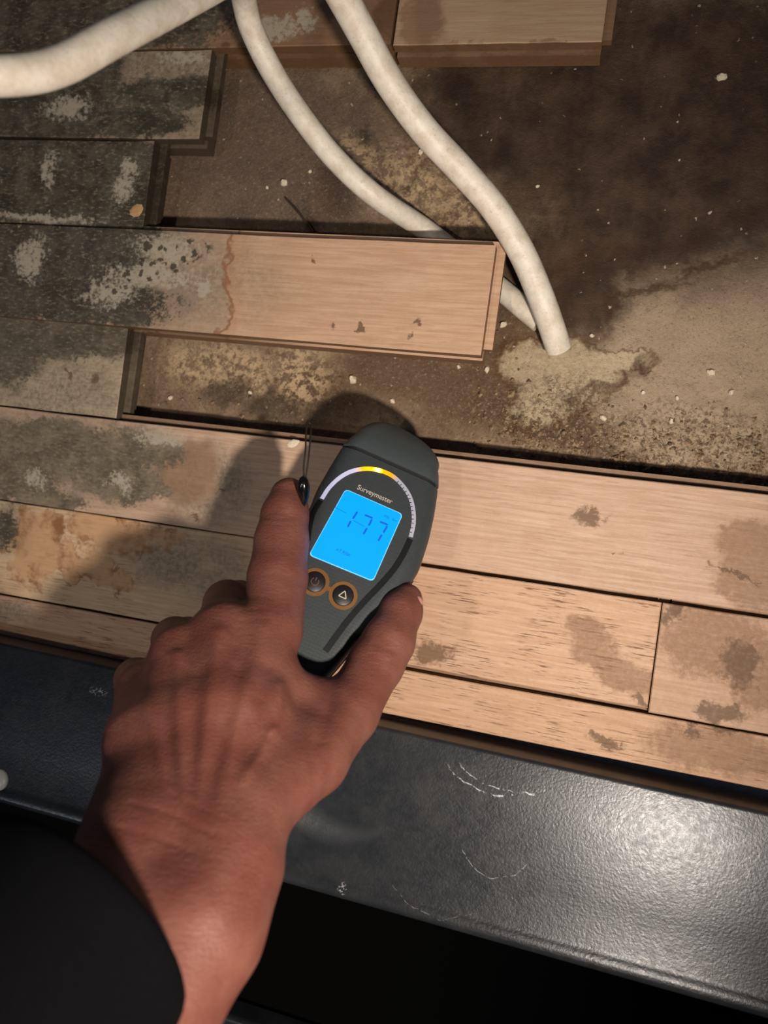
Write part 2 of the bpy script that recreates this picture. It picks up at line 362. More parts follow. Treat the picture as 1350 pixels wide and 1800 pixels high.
# row G: three boards
board('floorboard', -420, -40, -83.3, -25.3, board_material('g1', clean=(S(210, 182, 148), S(192, 160, 124)), grey=[(20, 920, 50, 70), (330, 990, 120, 60)], mould=[(10, 930, 26, 40)],
      rimmed=[(60, 960, 60, 70), (150, 990, 70, 26, -6), (190, 930, 90, 40, -8), (290, 945, 40, 12, -6), (120, 1000, 40, 14, -6), (200, 1020, 50, 20)], pores=.5, seed=8.), z=.0)
board('floorboard', -39.2, 151.6, -81.6, -27.0, board_material('g2', clean=(S(204, 170, 142), S(184, 146, 116)), dark=[(760, 1150, 32, 22), (1130, 1235, 26, 7, -12)], brown=[(1080, 1170, 90, 26, -22), (1030, 1110, 50, 20, -20)], pores=.85, seed=9.), z=-.0002)  # brown blobs paint a soft cast shadow into the board colour
board('floorboard', 152.2, 330, -83.4, -27.0, board_material('g3', clean=(S(194, 160, 134), S(176, 142, 114)), brown=[(1250, 1130, 80, 60), (1330, 1180, 40, 70)], dark=[(1300, 1170, 30, 40), (1270, 1255, 40, 16), (1185, 1075, 20, 20), (1240, 1245, 20, 10)], pores=.12, seed=10.), z=.0003)
# row H: narrow cut strip against the appliance
board('floorboard', -420, 330, -110.2, -84.6, board_material('h', clean=(S(202, 166, 136), S(182, 144, 112)), grey=[(20, 1075, 60, 20)], dark=[(1060, 1306, 34, 8, -10), (1280, 1280, 20, 12), (1190, 1370, 14, 6), (1215, 1285, 10, 20)],
      brown=[(1260, 1320, 120, 40)], pores=.8, seed=11.), z=.0, tongue_end=False, label='narrow cut strip along the dark metal frame')
# bearers that carry the loose ends, out of sight below the boards
bear = board_material('bearer', clean=(S(110, 84, 60), S(90, 66, 46)), seed=12.)
for (x0, x1, y0, y1) in ((-400, -215, 265, 320), (-400, -215, 215, 262), (-400, -225, 160, 205), (-400, -225, 98, 148), (-400, -225, 40, 88), (-400, 320, -21, 24), (-400, 320, -108, -30), (-60, 80, 275, 320)):
    v, f = boxv(x0*.001, x1*.001, y0*.001, y1*.001, -.0268, -.0212)
    link('bearer', mesh('bearer', v, f), bear, floor)

# ================================================================== METAL FRAME OF THE APPLIANCE
def metal_material():
    g = G('dark_grey_enamelled_metal'); P = g.pos()
    n = g.noise(P, .75, 3, .55); n2 = g.noise(P, .05, 5, .6); n3 = g.noise(P, .3, 5, .7)
    c = g.mix(g.sstep(n2, .35, .7), S(40, 43, 47), S(54, 55, 56))
    # smears and dried splashes
    w = g.warp(P, .12, 14, 4); sm = g.blobs(w, [(1060, 1690, 30, 10), (1090, 1720, 40, 8), (1250, 1690, 30, 12), (1040, 1660, 10, 30, 10), (1160, 1620, 10, 8)], .02, .6)
    c = g.mix(g.ma('MULTIPLY', sm, .6), c, S(36, 34, 32))
    # scratches: thin arcs broken up by noise
    for (x, y, rx, ry, thin, a) in ((880, 1300, 105, 90, .018, .9), (905, 1290, 110, 95, .012, .8), (780, 1530, 90, 60, .01, .5), (880, 1440, 70, 85, .012, .6)):
        p = at(x, y, .02)*1000; k = .31; d = g.dist(g.warp(P, .1, 6, 2), p[0], p[1], rx*k, ry*k)
        line = g.ma('MULTIPLY', g.sstep(d, 1-thin, 1.), g.sstep(d, 1+thin, 1.))
        sel = g.blobs(P, [(x-30, y+ry, 80, 40)], .02, .5); line = g.ma('MULTIPLY', g.ma('MULTIPLY', line, sel), g.sstep(n3, .46, .56))
        c = g.mix(g.ma('MULTIPLY', line, a), c, S(200, 200, 196))
    spk = g.blobs(g.warp(P, .6, 5, 3), [(610, 1575, 9, 10), (612, 1545, 6, 8), (175, 1215, 18, 6)], .02, .5)
    c = g.mix(g.ma('MULTIPLY', g.ma('MULTIPLY', spk, g.sstep(n, .5, .6)), .8), c, S(190, 190, 186))
    g.set(Base_Color=c, Roughness=g.sstep(n3, .3, .7, .28, .37), Metallic=.22, Specular_IOR_Level=.5)
    g.bump(g.ma('ADD', n, g.ma('MULTIPLY', n3, .3)), .22, .0005)
    return g.m
MET = metal_material(); BLACK = plain('black_recess', (.004, .0036, .0032, 1), .7)
frame = tag(empty('appliance_frame', (0, -.16, 0)), 'dark grey metal appliance frame in front of the boards', 'metal frame')
def extr(name, prof, mat, x0=-.42, x1=.36, smooth=True, closed=True):
    n = 14; rings = []
    for i in range(n+1):
        x = x0+(x1-x0)*i/n
        rings.append([(x, y-.016*x+.16, z) for (y, z) in prof])
    v, f = loft(rings, closed)
    o = link(name, mesh(name, v, f), mat, frame, smooth)
    md = o.modifiers.new('edge', 'EDGE_SPLIT'); md.split_angle = math.radians(50)
    return o
def arc(cy, cz, r, a0, a1, n=7): return [(cy+r*math.cos(math.radians(a)), cz+r*math.sin(math.radians(a))) for a in np.linspace(a0, a1, n)]
ZP = .0195; SL = math.tan(math.radians(8)); ZF = ZP+SL*.083
prof = [(-.1125, -.0265)] + arc(-.1145, ZP-.002, .002, 0, 90, 5) + [(-.14, ZP+SL*.0255), (-.17, ZP+SL*.0555)] + [(-.190, ZP+SL*.0755), (-.1925, ZF-.0002), (-.1942, ZF+.0009)] + arc(-.1968, ZF-.0022, .0034, 72, 180, 10) + [(-.2002, -.16), (-.198, -.16), (-.198, ZF-.004), (-.1955, ZF-.003), (-.116, ZP-.003), (-.116, -.0265)]
extr('top_panel', prof, MET)
extr('recess_floor', [(-.2046, .0), (-.2046, -.16), (-.285, -.16), (-.285, .0), (-.2852, .0), (-.2852, -.165), (-.2044, -.165), (-.2044, .0)], BLACK, smooth=False)
prof = arc(-.286, ZP-.002, .003, 0, 90, 5) + arc(-.36, ZP-.005, .006, 90, 180, 6) + [(-.366, -.06), (-.2855, -.06), (-.2855, .004), (-.283, .006)]
extr('front_rail', prof, MET)
# round white plug in the panel
ZQ = ZP+SL*.068; p = at(0, 1371, ZQ)
rings = [[(p[0]+r*math.cos(a), p[1]+.16+r*math.sin(a), ZQ+h-SL*r*math.sin(a)) for a in np.linspace(0, 2*math.pi, 32, endpoint=False)] for (r, h) in ((.0062, 0), (.0062, .0008), (.0055, .0016), (.0030, .0020), (.0004, .0021))]
v, f = loft(rings); o = link('round_plug', mesh('round_plug', v, f), plain('white_plastic', S(226, 222, 208), .35), frame, True); o['label'] = 'round white plug'

# ================================================================== CABLES
def cable_material():
    g = G('white_dusty_cable'); P = g.pos(); n = g.noise(P, .12, 5, .65); n2 = g.noise(P, .7, 4, .7)
    c = g.mix(g.sstep(n, .35, .7), S(226, 218, 202), S(204, 192, 172))
    c = g.mix(g.sstep(n2, .56, .75, 0, .55), c, S(150, 134, 112))
    g.set(Base_Color=c, Roughness=.45); g.bump(n2, .3, .0006); return g.m
CAB = cable_material()
def cable(name, pts, rad, label):
    path = catmull(pts, 14); v, f = tube(path, rad, 24)
    o = link(name, mesh(name, v, f), CAB, None, True)
    md = o.modifiers.new('edge', 'EDGE_SPLIT'); md.split_angle = math.radians(60)
    return tag(o, label, 'cable', 'white cables')
# loop rising to the left, falling behind it and running under the loose board
cable('electric_cable', [atd(-190, 60, .222), atd(-60, 125, .242), atd(30, 132, .252), atd(110, 114, .262), atd(200, 66, .275), atd(290, 20, .295), atd(370, -22, .315), atd(415, -45, .345), atd(425, -20, .372), atd(440, 45, .392),
      atd(478, 125, .405), atd(530, 205, .415), atd(590, 280, .424), atd(660, 345, .432), at(745, 402, -.0200), at(800, 445, -.0204), at(880, 508, -.0204), at(925, 546, -.0204), at(950, 566, -.0204)], .0062,
      'white cable looping from the upper left and passing under the loose board')
cable('electric_cable', [atd(560, -80, .335), atd(598, -12, .35), atd(635, 55, .362), atd(685, 145, .375), atd(745, 228, .386), atd(810, 298, .395), atd(868, 365, .402), atd(915, 440, .410), atd(948, 515, .416), atd(968, 570, .424), at(982, 612, -.0215)], .0072,
      'white cable hanging across the picture with its cut end on the subfloor')

# ================================================================== DAMP METER
TAU = math.radians(20); DD = .375
U = np.array([.914, -.405, 0]); U /= np.linalg.norm(U); V0 = np.array([.405, .914, 0]); V0 /= np.linalg.norm(V0)
V = math.cos(TAU)*V0+math.sin(TAU)*np.array([0, 0, -1.]); Wn = np.cross(U, V)
OC = np.array([(628-CX)/F, -(941-CY)/F, -1.])*DD
def face(x, y):                        # photo point on the meter's face -> (u, v) in mm
    d = np.array([(x-CX)/F, -(y-CY)/F, -1.]); s = (OC@Wn)/(d@Wn); q = s*d-OC
    return np.array([q@U, q@V])*1000
meter = tag(empty('damp_meter'), 'dark grey handheld damp meter with a lit blue display held over the boards', 'damp meter')
M3 = ROT @ np.stack([U, V, Wn], 1); mm = np.eye(4); mm[:3, :3] = M3; mm[:3, 3] = CAM+ROT@OC
meter.matrix_world = Matrix(mm.tolist())
right = [face(*p) for p in ((700, 733), (728, 740), (748, 752), (762, 770), (770, 790), (775, 825), (774, 860), (768, 900), (758, 945), (740, 1000), (718, 1035), (690, 1066), (640, 1117), (598, 1168))]
left = [face(*p) for p in ((672, 735), (645, 744), (625, 755), (604, 776), (580, 815), (560, 850), (549, 880))]
VT = max(right[0][1], left[0][1])+.3
rv = np.array([p[1] for p in right]); ru = np.array([p[0] for p in right]); lv = np.array([p[1] for p in left]); lu = np.array([p[0] for p in left])
rv = np.append(rv, [-75, -100]); ru = np.append(ru, [12.5, 12])
lv = np.append(lv, [-5, -25, -43, -63, -75, -100]); lu = np.append(lu, [-28.5, -25, -19, -14.5, -12.5, -12])
def smoothed(v, vs, us):
    o = np.argsort(vs); return np.mean([np.interp(v+d, vs[o], us[o]) for d in (-2.5, -1.2, 0, 1.2, 2.5)])
def width(v):
    if v > 52:
        t = min(1, (v-52)/(VT-52)); k = math.sqrt(max(0, 1-t**2.2))
        return smoothed(52, lv, lu)*k+(-6*(1-k) if k < 1 else 0)*t, smoothed(52, rv, ru)*k+(-6*(1-k))*t
    return smoothed(v, lv, lu), smoothed(v, rv, ru)
def topz(v): return -11*max(0, (v-44)/(VT-44))**2.0 if v > 44 else 0.
def botz(v): return -25+(11*max(0, (v-40)/(VT-40))**2 if v > 40 else 0)
def top_at(u, v):
    l, r = width(v); c = (l+r)/2; h = (r-l)/2; s = min(1, abs(u-c)/h)
    z = topz(v); return z-(0 if s < .66 else 7*(1-math.sqrt(max(0, 1-((s-.66)/.34)**2))))
def section(v, grow=0., part='all'):
    l, r = width(v); c = (l+r)/2; h = max(.4, (r-l)/2+grow); zt = topz(v)+grow*.6; zb = botz(v)-grow*.6; e = min(7, (zt-zb)*.45)
    pts = []
    for s in np.linspace(-.66, .66, 9): pts.append((c+s*h, zt))
    for a in np.linspace(0, 90, 8)[1:]: pts.append((c+h*(.66+.34*math.sin(math.radians(a))), zt-e*(1-math.cos(math.radians(a)))))
    for a in np.linspace(0, 90, 6)[1:]: pts.append((c+h*(.70+.30*math.cos(math.radians(a))), zb+(zt-zb-e)*.75*(1-math.sin(math.radians(a)))))
    R = pts[9:]
    pts += [(2*c-x, z) for (x, z) in R[::-1]]
    return pts
def mloft(name, vs, mat, grow=0., parent=meter, smooth=True):
    rings = [[(x*.001, v*.001, z*.001) for (x, z) in section(v, grow)] for v in vs]
    vv, f = loft(rings); o = link(name, mesh(name, vv, f), mat, parent, smooth)
    md = o.modifiers.new('edge', 'EDGE_SPLIT'); md.split_angle = math.radians(42); return o
def rubber(name, a, b, dots=True):
    g = G(name); co = g.n('ShaderNodeTexCoord', out=3)
    n = g.noise(co, 400, 4); v = g.n('ShaderNodeTexVoronoi', {'Vector': co, 'Scale': 620., 'Randomness': .25})
    g.set(Base_Color=g.mix(n, a, b), Roughness=.48, Specular_IOR_Level=.45)
    g.bump(v, .18, .0003); return g.m
SHELL = rubber('slate_textured_plastic', S(56, 62, 64), S(46, 51, 53)); CAPM = rubber('slate_cap_plastic', S(68, 76, 77), S(58, 65, 67))
VB = 43.2
body = mloft('body', list(np.linspace(-96, VB-2.2, 60))+[VB-2.0], SHELL)
mloft('seam', [VB-2.1, VB-1.2, VB+.2], plain('dark_seam', S(30, 32, 33), .6), -.9)
mloft('cap', [VB, VB+.5]+list(np.linspace(VB+1, VT-.6, 26))+[VT-.2, VT-.05], CAPM, .35)
TAN = plain('tan_lower_shell', S(196, 140, 92), .45)
rings = []
for v in np.linspace(-90, 36, 50):
    s = [p for p in section(v, .55)]; l, r = width(v)
    rings.append([((x)*.001, v*.001, min(z, -11.5)*.001-.0004) for (x, z) in s])
vv, f = loft(rings); link('lower_shell', mesh('lower_shell', vv, f), TAN, meter, True)
def ribbon(name, pts, wid, mat, lift=.25, parent=meter, thick=.5):
    path = catmull([(p[0], p[1], 0) for p in pts], 6); rings = []
    for i, p in enumerate(path):
        t = path[min(i+1, len(path)-1)]-path[max(i-1, 0)]; t /= np.linalg.norm(t); nrm = np.array([-t[1], t[0]])
        ring = []
        for s in (-1, -.5, 0, .5, 1):
            q = p[:2]+nrm*wid*.5*s; ring.append((q[0]*.001, q[1]*.001, (top_at(q[0], q[1])+lift)*.001))
        for s in (1, -1):
            q = p[:2]+nrm*wid*.5*s; ring.append((q[0]*.001, q[1]*.001, (top_at(q[0], q[1])+lift-thick)*.001))
        rings.append(ring)
    v, f = loft(rings); return link(name, mesh(name, v, f), mat, parent)
# light bar over the display, black inlay running on below it
bar = [face(*p) for p in ((566, 875), (579, 856), (598, 839), (620, 828), (646, 824), (670, 828), (690, 837), (707, 853), (720, 873), (726, 895), (727, 919), (722, 944))]
g = G('light_bar'); co = g.n('ShaderNodeTexCoord', out=3)
pl = face(664, 826)*.001
sp = g.n('ShaderNodeVectorMath', [co, (pl[0], pl[1], 0)], operation='SUBTRACT'); sx = g.n('ShaderNodeSeparateXYZ', [sp]); ds = g.n('ShaderNodeVectorMath', [sp], out=1, operation='LENGTH')
right_side = g.sstep(sx, -.002, .004)
gl = g.ma('MULTIPLY', g.sstep(ds, .0135, .002), 1.); hot = g.sstep(ds, .0030, .0006)
gy = g.mix(hot, (1., .50, .0, 1), (1., .80, .12, 1))
g.set(Base_Color=g.mix(g.sstep(ds, .007, .012), S(200, 130, 10), S(170, 170, 186)), Roughness=.3, Emission_Color=g.mix(g.sstep(ds, .008, .013), gy, g.mix(right_side, (.52, .50, .85, 1), (.62, .42, .3, 1))),
      Emission_Strength=g.ma('ADD', g.ma('MULTIPLY', g.sstep(ds, .013, .004), .85), g.ma('ADD', g.ma('MULTIPLY', hot, 6.), g.ma('MULTIPLY', g.ma('SUBTRACT', 1., right_side), .45))))  # bluish emission on the left half imitates reflected ambient light
lb = ribbon('light_bar', bar, 2.1, g.m, .35)
lb['label'] = 'curved light bar glowing yellow at its top'
DARKT = plain('black_inlay', S(18, 19, 21), .4)
for i, k in enumerate(np.linspace(6.6, 10.7, 14)):
    i0 = int(k); t = k-i0; c = bar[i0]*(1-t)+bar[i0+1]*t; nb = bar[min(i0+1, 11)]-bar[i0]; nb /= np.linalg.norm(nb); nn = np.array([-nb[1], nb[0]])
    a = c-nn*(-.1); b = c-nn*.95
    ribbon('scale_tick', [a, (a+b)/2, b], .32, DARKT, .42, lb, .2)
ribbon('inlay_strip', [face(*p) for p in ((721, 948), (709, 974), (692, 1001), (668, 1029), (643, 1055), (614, 1088), (590, 1120), (572, 1145))], 2.9, DARKT, .3)
ribbon('inlay_strip', [face(*p) for p in ((564, 878), (552, 898), (545, 922), (541, 950))], 2.6, DARKT, .3)
# display
def rrect(cx, cy, w, h, r, n=6):
    out = []
    for (sx_, sy_, a0) in ((1, 1, 0), (-1, 1, 90), (-1, -1, 180), (1, -1, 270)):
        for a in np.linspace(a0, a0+90, n): out.append((cx+sx_*(w/2-r)+r*math.cos(math.radians(a)), cy+sy_*(h/2-r)+r*math.sin(math.radians(a))))
    return out
def slab(name, outline, z0, z1, mat, parent=meter):
    rings = [[(x*.001, y*.001, z*.001) for (x, y) in outline] for z in (z0, z1)]
    v, f = loft(rings); return link(name, mesh(name, v, f), mat, parent)
quad = [face(*p) for p in ((608, 862), (706, 905), (655, 1020), (545, 975))]
def inset_quad(q, grow, r=2.2):
    c = sum(q)/4; q = [c+(p-c)*(1+grow/np.linalg.norm(p-c)) for p in q]; out = []
    for i in range(4):
        p, a, b = q[i], q[i-1], q[(i+1) % 4]; da = (a-p)/np.linalg.norm(a-p); db = (b-p)/np.linalg.norm(b-p)
        for t in np.linspace(0, 1, 6): out.append(tuple((1-t)**2*(p+da*r)+2*t*(1-t)*p+t*t*(p+db*r)))
    return out
slab('display_bezel', inset_quad(quad, .75), -.6, .25, plain('display_rim', S(120, 190, 215), .3, emit=S(90, 190, 255), estr=.5))
g = G('lit_blue_display'); n = g.noise(g.n('ShaderNodeTexCoord', out=3), 40, 2)
g.set(Base_Color=(.0, .05, .1, 1), Roughness=.35, Emission_Color=g.mix(n, (.0, .165, .5, 1), (.0, .19, .5, 1)), Emission_Strength=2.2)
disp = slab('display', inset_quad(quad, .2), -.4, .45, g.m); disp['label'] = 'bright blue display reading 177 at risk'
INK = plain('display_ink', S(8, 60, 150), .4, emit=(.0, .09, .48, 1), estr=1.)
C3 = lambda x, y: face(530+x/5.87, 800+y/5.87)
def seg(name, a, b, wid, par=disp, mat=INK, z=.5, h=.12):
    a, b = np.array(a), np.array(b); t = (b-a)/np.linalg.norm(b-a); n_ = np.array([-t[1], t[0]])*wid/2; e = t*wid*.45
    slab(name, [tuple(a), tuple(a+e+n_), tuple(b-e+n_), tuple(b), tuple(b-e-n_), tuple(a+e-n_)], z-h, z+h*.2, mat, par)
for a, b in (((577, 585), (526, 664)), ((508, 680), (474, 748)),
             ((648, 618), (735, 655)), ((727, 662), (690, 735)), ((676, 752), (636, 822)),
             ((804, 688), (892, 724)), ((884, 731), (843, 806)), ((829, 822), (788, 890))):
    seg('digit_segment', C3(*a), C3(*b), .95)
seg('digit_segment', C3(335, 535), C3(460, 603), .22); seg('digit_segment', C3(535, 678), C3(650, 742), .22)
def text(name, s, c, size, mat, z=.5, ang=0., par=disp, ext=.00006, sx=1.):
    cu = bpy.data.curves.new(name, 'FONT'); cu.body = s; cu.size = size*.001; cu.align_x = 'CENTER'; cu.align_y = 'CENTER'; cu.extrude = ext
    to = bpy.data.objects.new(name+'_src', cu); COL.objects.link(to)
    dg = bpy.context.evaluated_depsgraph_get(); me = bpy.data.meshes.new_from_object(to.evaluated_get(dg)); bpy.data.objects.remove(to, do_unlink=True)
    me.transform(Matrix.Translation((c[0]*.001, c[1]*.001, z*.001)) @ Matrix.Rotation(ang, 4, 'Z') @ Matrix.Diagonal((sx, 1, 1, 1)))
    o = link(name, me, None, par); me.materials.clear(); me.materials.append(mat); return o
ang = math.atan2(*(quad[1]-quad[0])[::-1])
text('at_risk_text', 'AT RISK', C3(430, 1008), 2.3, INK, .52, ang, sx=.95)
text('unit_text', 'REL', C3(880, 642), 1.9, INK, .52, ang)
for a, b in (((935, 668), (955, 655)), ((935, 668), (955, 685)), ((950, 672), (985, 684))): seg('pointer_mark', C3(*a), C3(*b), .25)
LET = plain('silver_lettering', S(205, 195, 182), .4)
tx = text('name_lettering', 'Surveymaster', C3(757, 405)+np.array([0, -.1]), 3.7, LET, .12, ang, meter, sx=.93)
# keys with amber rings
AMB = plain('amber_ring', S(118, 80, 36), .5); KEY = plain('dark_key', S(26, 24, 24), .45)
kc = [face(553.5, 1023), face(603, 1047)]
def annulus(name, c, r0, r1, z0, z1, mat, par):
    aa = np.linspace(0, 2*math.pi, 40, endpoint=False)
    rings = [[((c[0]+r*math.cos(a))*.001, (c[1]+r*math.sin(a))*.001, z*.001) for a in aa] for (r, z) in ((r0, z0), (r0, z1), (r1, z1), (r1, z0))]
    v, f = loft(rings+[rings[0]], True, False); return link(name, mesh(name, v, f), mat, par)
icons = []
for i, c in enumerate(kc):
    aa = np.linspace(0, 2*math.pi, 40, endpoint=False)
    rings = [[((c[0]+r*math.cos(a))*.001, (c[1]+r*math.sin(a))*.001, z*.001) for a in aa] for (r, z) in ((5.1, -.5), (5.1, .5), (4.6, .8), (.3, .9))]
    v, f = loft(rings); k = link('button', mesh('button', v, f), KEY, meter, True)
    annulus('ring', c, 5.1, 6.9, -.4, .35, AMB, k)
    if i == 1:
        T = [c+2.1*np.array([math.cos(a), math.sin(a)]) for a in (math.pi/2, math.pi*7/6, -math.pi/6)]
        for j in range(3): seg('icon_line', T[j]+(T[j]-c)*.08, T[(j+1) % 3]+(T[(j+1) % 3]-c)*.08, .42, k, LET, .95)
    else:
        DIM = plain('dim_icon', S(110, 80, 66), .5)
        P_ = [c+1.8*np.array([math.cos(a), math.sin(a)]) for a in np.linspace(math.radians(130), math.radians(410), 12)]
        for j in range(11): seg('icon_line', P_[j], P_[j+1], .4, k, DIM, .95)
        seg('icon_line', c+np.array([0, .4]), c+np.array([0, 2.3]), .4, k, DIM, .95)
dk = kc[1]-kc[0]; dk /= np.linalg.norm(dk); seg('ring_bridge', kc[0]+dk*6.0, kc[1]-dk*6.0, 2.2, meter, AMB, .3, .5)
# wrist lanyard: two thin threads and a bead
minv = np.linalg.inv(mm)
def loc(p): return (minv @ np.append(p, 1))[:3]
CORD = plain('brown_black_cord', S(46, 38, 32), .7); BEAD = plain('black_bead', S(12, 12, 13), .15)
bd = atd(534, 862, .362)
path = catmull([loc(atd(537, 882, .366)), loc(atd(535, 850, .362)), loc(atd(534, 820, .364)), loc(atd(537, 790, .368)), loc(atd(538, 762, .376)), loc(atd(541, 742, .388)), loc(atd(546, 748, .390)), loc(atd(546, 764, .376)), loc(atd(543, 800, .366)), loc(atd(537, 845, .362))], 8)
v, f = tube(path, .00042, 8); lan = link('lanyard', mesh('lanyard', v, f), CORD, meter, True); lan['label'] = 'thin dark cord with a black bead'
rings = []
for t in np.linspace(0, 1, 14):
    y = 836+t*54; r = .0027*(math.sin(math.pi*min(1, max(0, t))**.75)**.8 if 0 < t < 1 else 0)+.0003; c = atd(533+2*t, y, .361+.004*t)
    ex = ROT@np.array([1., 0, 0]); ez = ROT@np.array([0, 0, 1.])
    rings.append([loc(c+r*(math.cos(a)*ex+math.sin(a)*ez)) for a in np.linspace(0, 2*math.pi, 18, endpoint=False)])
v, f = loft(rings); link('bead', mesh('bead', v, f), BEAD, lan, True)

# ================================================================== HAND
def seg_sd(P, a, b, ra, rb):
    a = np.asarray(a, np.float32); ab = np.asarray(b, np.float32)-a
    pa = P-a; t = np.clip(pa@ab/float(ab@ab), 0, 1)
    return np.sqrt(((pa-t[..., None]*ab)**2).sum(-1))-(ra+(rb-ra)*t)
def smin(a, b, k):
    h = np.clip(.5+.5*(b-a)/k, 0, 1); return b+(a-b)*h-k*h*(1-h)
def chain(P, pts, k):
    d = None
    for (a, ra), (b, rb) in zip(pts[:-1], pts[1:]):
        s = seg_sd(P, a, b, ra, rb); d = s if d is None else smin(d, s, k)
    return d
K = camd
MC = {  # metacarpals (wrist end -> knuckle)
 'i': [(K(395, 1440, .276), 14.5), (K(440, 1250, .305), 14), (K(472, 1108, .336), 12.6)],
 'm': [(K(345, 1440, .272), 15.5), (K(380, 1260, .299), 14.5), (K(392, 1112, .330), 12.8)],
 'r': [(K(290, 1440, .273), 15.5), (K(310, 1280, .299), 14), (K(318, 1150, .327), 12.2)],
 'p': [(K(240, 1440, .277), 14.5), (K(248, 1300, .301), 13), (K(254, 1212, .327), 11.3)]}
FI = {
 'i': [(K(478, 1108, .336), 13.4), (K(488, 1015, .354), 13.6), (K(495, 950, .365), 12.6), (K(501, 905, .371), 11.2), (K(508, 873, .376), 9.3)],
 'm': [(K(392, 1112, .330), 12.4), (K(400, 1062, .366), 11.2), (K(420, 1058, .384), 10.4), (K(500, 1105, .402), 9.2), (K(545, 1130, .403), 8.0)],
 'r': [(K(318, 1150, .327), 11.8), (K(308, 1125, .362), 10.6), (K(330, 1120, .382), 9.6), (K(430, 1165, .402), 8.6), (K(490, 1185, .402), 7.5)],
 'p': [(K(254, 1212, .327), 10.8), (K(240, 1195, .352), 9.6), (K(258, 1190, .370), 8.8), (K(340, 1225, .388), 7.8), (K(400, 1240, .388), 7.0)]}
TH = [(K(440, 1420, .278), 15), (K(545, 1330, .312), 15.5), (K(612, 1252, .334), 13.0), (K(662, 1165, .352), 12.4), (K(683, 1128, .358), 11.8), (K(706, 1074, .368), 9.8), (K(716, 1052, .372), 7.2)]
WEB = [(K(490, 1210, .326), 12), (K(540, 1245, .332), 12.5), (K(590, 1265, .338), 11)]
WEB2 = [(K(430, 1330, .300), 13), (K(500, 1330, .314), 13.5), (K(545, 1300, .325), 13)]
ARM1 = [(K(375, 1450, .278), 17), (K(392, 1520, .262), 18.5), (K(345, 1630, .245), 20), (K(243, 1770, .228), 22), (K(0, 1850, .204), 22), (K(-180, 2040, .178), 22)]
ARM2 = [(K(260, 1450, .276), 17), (K(235, 1520, .262), 18.5), (K(190, 1630, .245), 20), (K(120, 1720, .228), 21), (K(-100, 1810, .204), 22), (K(-300, 2020, .178), 22)]
allp = [p for d in (MC, FI) for c in d.values() for p in c]+TH+WEB+WEB2+ARM1+ARM2
lo = np.min([p-r for p, r in allp], 0)-4; hi = np.max([p+r for p, r in allp], 0)+4
RES = 1.15
ax = [np.arange(lo[i], hi[i], RES, dtype=np.float32) for i in range(3)]
GX = np.stack(np.meshgrid(*ax, indexing='ij'), -1)
def hand_sdf(P):
    palm = None
    for c in list(MC.values()):
        s = chain(P, c, 6.); palm = s if palm is None else smin(palm, s, 9.)
    for c in (ARM1, ARM2): palm = smin(palm, chain(P, c, 10.), 14.)
    palm = smin(palm, chain(P, WEB2, 8.), 12.)
    th = smin(chain(P, TH, 3.5), chain(P, WEB, 6.), 9.)
    d = smin(palm, th, 9.)
    fs = None
    for c in FI.values():
        s = chain(P, c, 2.5); fs = s if fs is None else smin(fs, s, 1.2)
    return smin(d, fs, 4.5)
def surface_nets(Fv, ax):
    s = Fv < 0; nx, ny, nz = Fv.shape
    cnt = np.zeros((nx-1, ny-1, nz-1), np.int8)
    for i in (0, 1):
        for j in (0, 1):
            for k in (0, 1): cnt += s[i:nx-1+i, j:ny-1+j, k:nz-1+k]
    act = (cnt > 0) & (cnt < 8); idx = -np.ones(act.shape, np.int64); c = np.argwhere(act); idx[act] = np.arange(len(c))
    acc = np.zeros((len(c), 3)); n = np.zeros(len(c))
    cor = [(i, j, k) for i in (0, 1) for j in (0, 1) for k in (0, 1)]
    for a in cor:
        for d in range(3):
            if a[d]: continue
            b = list(a); b[d] = 1; fa = Fv[c[:, 0]+a[0], c[:, 1]+a[1], c[:, 2]+a[2]]; fb = Fv[c[:, 0]+b[0], c[:, 1]+b[1], c[:, 2]+b[2]]
            m = (fa < 0) != (fb < 0); t = np.where(m, fa/np.where(m, fa-fb, 1), 0)
            p = np.array(a, float)+np.outer(t, np.eye(3)[d]); acc[m] += p[m]; n[m] += 1
    v = (c+acc/n[:, None])*RES+np.array([x[0] for x in ax])
    quads = []
    for d in range(3):
        e, f_ = [(1, 2), (2, 0), (0, 1)][d]
        sl0 = [slice(None)]*3; sl1 = [slice(None)]*3; sl0[d] = slice(0, -1); sl1[d] = slice(1, None)
        ch = np.argwhere(s[tuple(sl0)] != s[tuple(sl1)]); ok = (ch[:, e] > 0) & (ch[:, f_] > 0) & (ch[:, e] < Fv.shape[e]-1) & (ch[:, f_] < Fv.shape[f_]-1); ch = ch[ok]
        def off(de, df):
            q = ch.copy(); q[:, e] += de; q[:, f_] += df; return idx[q[:, 0], q[:, 1], q[:, 2]]
        Q = np.stack([off(-1, -1), off(0, -1), off(0, 0), off(-1, 0)], 1)
        ins = s[ch[:, 0], ch[:, 1], ch[:, 2]]; Q[~ins] = Q[~ins][:, ::-1]; quads.append(Q)
    return v, np.concatenate(quads)
hv, hq = surface_nets(hand_sdf(GX), ax)
